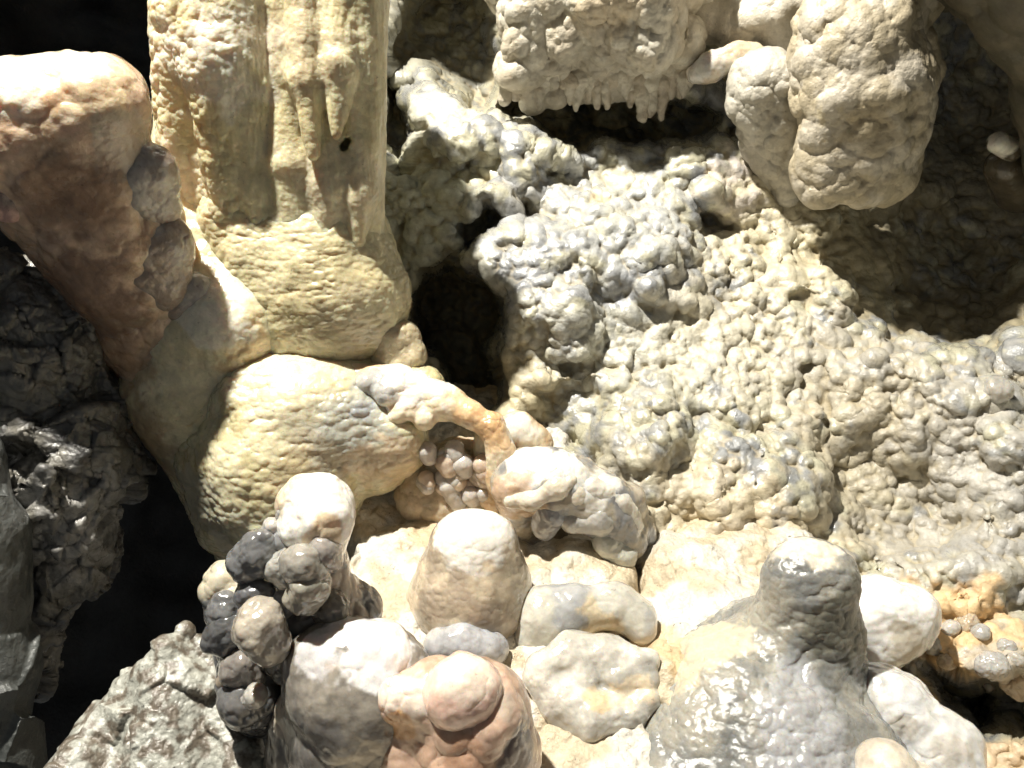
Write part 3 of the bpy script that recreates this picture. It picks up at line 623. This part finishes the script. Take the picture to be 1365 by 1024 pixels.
for i in range(21):
    x = 680 + i * 11.8 + rt_.uniform(-4, 4); L_ = rt_.uniform(2, 30) + 12 * math.exp(-((x - 865) / 40) ** 2); yb = 104 + rt_.uniform(-8, 6); r_ = rt_.uniform(11, 19)
    build('stalactite_tip', [B(x, yb, 2.97, r_, x + rt_.uniform(-5, 5), yb + 14 + L_, 2.98, rt_.uniform(3.5, 8))], 'crust', [('f', 0.04, 0.012, 370 + i, 0), ('b', 0.02, 0.004, 369)], h=0.006, k=0.004, base=(.54,.50,.41), second=(.46,.40,.31), wet=.4, seed=i, parent=cur)
build('hanging_bulbs', [B(940,20,3.05,34), B(985,30,3.00,34), B(1030,20,2.96,40,1040,50,2.96,28), B(1010,-30,3.10,60), B(950,-30,3.15,50), B(1070,10,2.95,30)],
    'crust', [('f', 0.12, 0.015, 381, 0), ('b', 0.09, 0.02, 382, .3), ('b', 0.03, 0.006, 383)], h=0.008, k=0.010, base=(.64,.58,.46), second=(.5,.46,.38), wet=.4,
    label='row of rounded cream bulbs hanging at the top between curtain and big pendant', cat='dripstone bulbs')
build('white_finger', chain([(926,100,2.9,13),(948,90,2.88,18),(980,76,2.87,16),(1006,72,2.87,13)]), 'polish', [('f', 0.06, 0.012, 391, 0), ('b', 0.03, 0.004, 392)], h=0.006, k=0.008, base=(.66,.64,.6), second=(.6,.5,.36), wet=.9,
    label='small smooth white finger of dripstone above the narrow pendant', cat='dripstone')
build('narrow_pendant', [B(1020,115,2.80,48,1030,160,2.82,38), B(1030,160,2.82,36,1052,262,2.88,14), B(995,140,2.82,26), B(1060,130,2.84,40), B(1000,180,2.88,20,1040,250,2.92,18)],
    'crust', [('f', 0.12, 0.014, 401, 0), ('b', 0.045, 0.016, 402, .4), ('b', 0.018, 0.004, 403)], h=0.007, k=0.014, base=(.50,.47,.40), second=(.42,.39,.32), wet=.25,
    label='narrow grey-cream pendant tapering to a point left of the large pendant', cat='pendant')
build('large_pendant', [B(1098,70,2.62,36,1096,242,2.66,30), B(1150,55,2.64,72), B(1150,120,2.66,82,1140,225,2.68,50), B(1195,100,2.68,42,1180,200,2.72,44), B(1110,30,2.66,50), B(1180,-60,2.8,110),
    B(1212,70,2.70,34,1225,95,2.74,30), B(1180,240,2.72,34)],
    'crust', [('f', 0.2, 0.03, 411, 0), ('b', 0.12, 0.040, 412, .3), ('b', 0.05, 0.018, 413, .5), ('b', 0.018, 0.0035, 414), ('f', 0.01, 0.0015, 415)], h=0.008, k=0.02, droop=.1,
    base=(.50,.45,.36), second=(.42,.36,.25), wet=.2, blobs=[(1130,60,2.35,60,(.64,.56,.42),.7),(1090,180,2.4,60,(.62,.53,.34),.8),(1200,75,2.4,30,(.30,.26,.22),.8),(1180,200,2.4,80,(.30,.24,.14),.7)],  # lit top and left edge painted lighter, shaded underside painted darker
    label='large rounded pendant rock hanging at the upper right with its shaded underside painted darker', cat='pendant')
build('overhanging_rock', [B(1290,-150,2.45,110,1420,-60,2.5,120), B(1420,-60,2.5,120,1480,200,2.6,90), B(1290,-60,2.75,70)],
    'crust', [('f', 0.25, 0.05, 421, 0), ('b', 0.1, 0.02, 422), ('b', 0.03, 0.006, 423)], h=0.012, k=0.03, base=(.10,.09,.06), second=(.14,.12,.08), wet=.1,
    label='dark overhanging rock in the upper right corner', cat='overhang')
build('white_nodule', [B(1330,190,2.72,14,1348,200,2.74,15), B(1340,222,2.84,26,1360,250,2.9,34)], 'polish', [('f', 0.04, 0.003, 431, 0)], h=0.005, k=0.004, base=(.12,.1,.07), wet=.8,
    blobs=[(1334,188,2.70,30,(.82,.79,.7),1,.9)],
    label='single round white nodule in the dark at the right edge', cat='nodule')

# 7. pebble-like nodules on the sandy slope, lower right
NOD = [(1266,838,12,'grey nodule nearest the white domed stalagmite, left end of the upper nodule pair'),(1290,832,14,'larger dark-fronted nodule, the tallest on the orange sandy slope'),(1308,843,11,'nodule touching the right side of the tallest nodule on the sandy slope'),
       (1245,858,14,'grey nodule low on the left, just right of the white domed stalagmite'),(1262,880,11,'small nodule above the dark hollow, left part of the sandy slope'),(1322,888,19,'cracked rounded grey nodule in the middle of the lower right slope'),
       (1318,916,8,'tiny white nodule below the cracked rounded nodule'),(1354,912,20,'large grey nodule at the right picture edge on the sandy slope'),(1340,862,11,'flat grey nodule near the right edge, above the cracked nodule'),
       (1356,880,9,'small flat nodule at the right edge above the large grey nodule'),(1238,838,8,'smallest nodule beside the crest of the white domed stalagmite')]
for i, (x, y, r, lab) in enumerate(NOD):
    Y = on_wall(x, y) + 0.3 * r * 0.0018
    build('nodule', [B(x, y, Y, r, x + r * .3, y + r * .3, Y, r * .85)], 'polish', [('f', 0.03, 0.013, 440 + i, 0), ('b', 0.015, 0.003, 9)], h=0.004, k=0.003,
          base=[(.44,.42,.38), (.46,.38,.28), (.40,.39,.37)][i % 3], wet=.8, seed=i, label=lab, cat='nodule', group='small nodules on the sandy slope')
Yn = on_wall(1328, 520)
build('wall_nodule', [B(1328,520,Yn,18)], 'polish', [('f', 0.05, 0.018, 460, 0), ('b', 0.02, 0.004, 461)], h=0.005, k=0.003, base=(.40,.38,.34), wet=.6, label='round grey nodule under the dark shadow, right edge of the wall', cat='nodule')

# 8. dark rocks at the left, beyond the chasm
R_LV = [('r', 0.22, 0.045, 501, 0), ('r', 0.08, 0.020, 502, .3), ('b', 0.022, 0.009, 503, .8), ('b', 0.011, 0.004, 504, .8)]
build('left_rock', [B(20,440,2.1,90,60,480,2.1,72), B(60,480,2.1,75,85,600,2.05,70), B(85,620,2.0,75,60,740,1.95,84), B(20,800,1.9,60,0,900,1.85,50), B(-60,600,2.1,130), B(110,650,2.0,52)],
    'rock', [('c', 0.16, 0.07, 500, 0), ('s', 1, 0, 0), ('c', 0.05, 0.018, 501, 0), ('r', 0.08, 0.012, 502, .3), ('b', 0.022, 0.008, 503, .9), ('b', 0.011, 0.004, 504, .8)], h=0.007, k=0.015, droop=0, base=(.08,.078,.073), second=(.17,.16,.135), wet=.9, s2=.06, blobs=[(110,400,2,40,(.25,.18,.12),.7,.5),(100,690,1.9,90,(.34,.33,.31),.8,1),(60,840,1.9,60,(.3,.29,.27),.7,1)],
    label='dark crusted boulder with pitted skin across the chasm, left edge', cat='boulder')
build('smooth_rock', [B(-45,720,1.7,70,-20,900,1.6,60), B(-20,900,1.6,60,-8,1080,1.5,56), B(-90,640,1.75,90)],
    'rock', [('c', 0.25, 0.05, 510, 0), ('s', 3, 0, 0), ('f', 0.2, 0.02, 511, 0), ('f', 0.02, 0.002, 513)], h=0.008, k=0.02, droop=0, base=(.10,.105,.10), second=(.07,.075,.07), wet=.5,
    label='smooth dark grey rock face down the lower left edge', cat='boulder')
build('pink_fragment', [B(2,262,1.9,16,12,285,1.9,10), B(-12,275,1.9,20)], 'rock', [('f', 0.06, 0.015, 521, 0), ('r', 0.03, 0.004, 522)], h=0.005, k=0.006, base=(.62,.38,.32), second=(.2,.15,.13), wet=.7,
    label='small pink rock fragment at the left edge below the leaning stalagmite', cat='rock')
tri = []
for r_ in range(9):
    t = r_ / 8; yy = 840 + 230 * t; x0 = 246 - 185 * t; x1 = 252 + 95 * t
    for c_ in range(r_ + 1):
        xx = x0 + (x1 - x0) * (c_ / max(r_, 1)); tri.append(B(xx, yy, 1.62 - .26 * t + .03 * math.sin(xx * .05), 9 + 22 * min(1, t * 3)))
build('pointed_rock', tri,
    'rock', [('c', 0.10, 0.018, 530, 0), ('s', 2, 0, 0), ('f', 0.05, 0.006, 532, 0), ('r', 0.022, 0.0022, 533, 0), ('b', 0.012, 0.0018, 534)], h=0.006, k=0.012, droop=0,
    base=(.40,.40,.35), second=(.15,.125,.095), s2=.022, wet=.9, blobs=[(290,1000,1.5,50,(.40,.40,.42),.8,1)],
    label='flat pointed pale grey rock with etched brown pattern, bottom left', cat='rock')
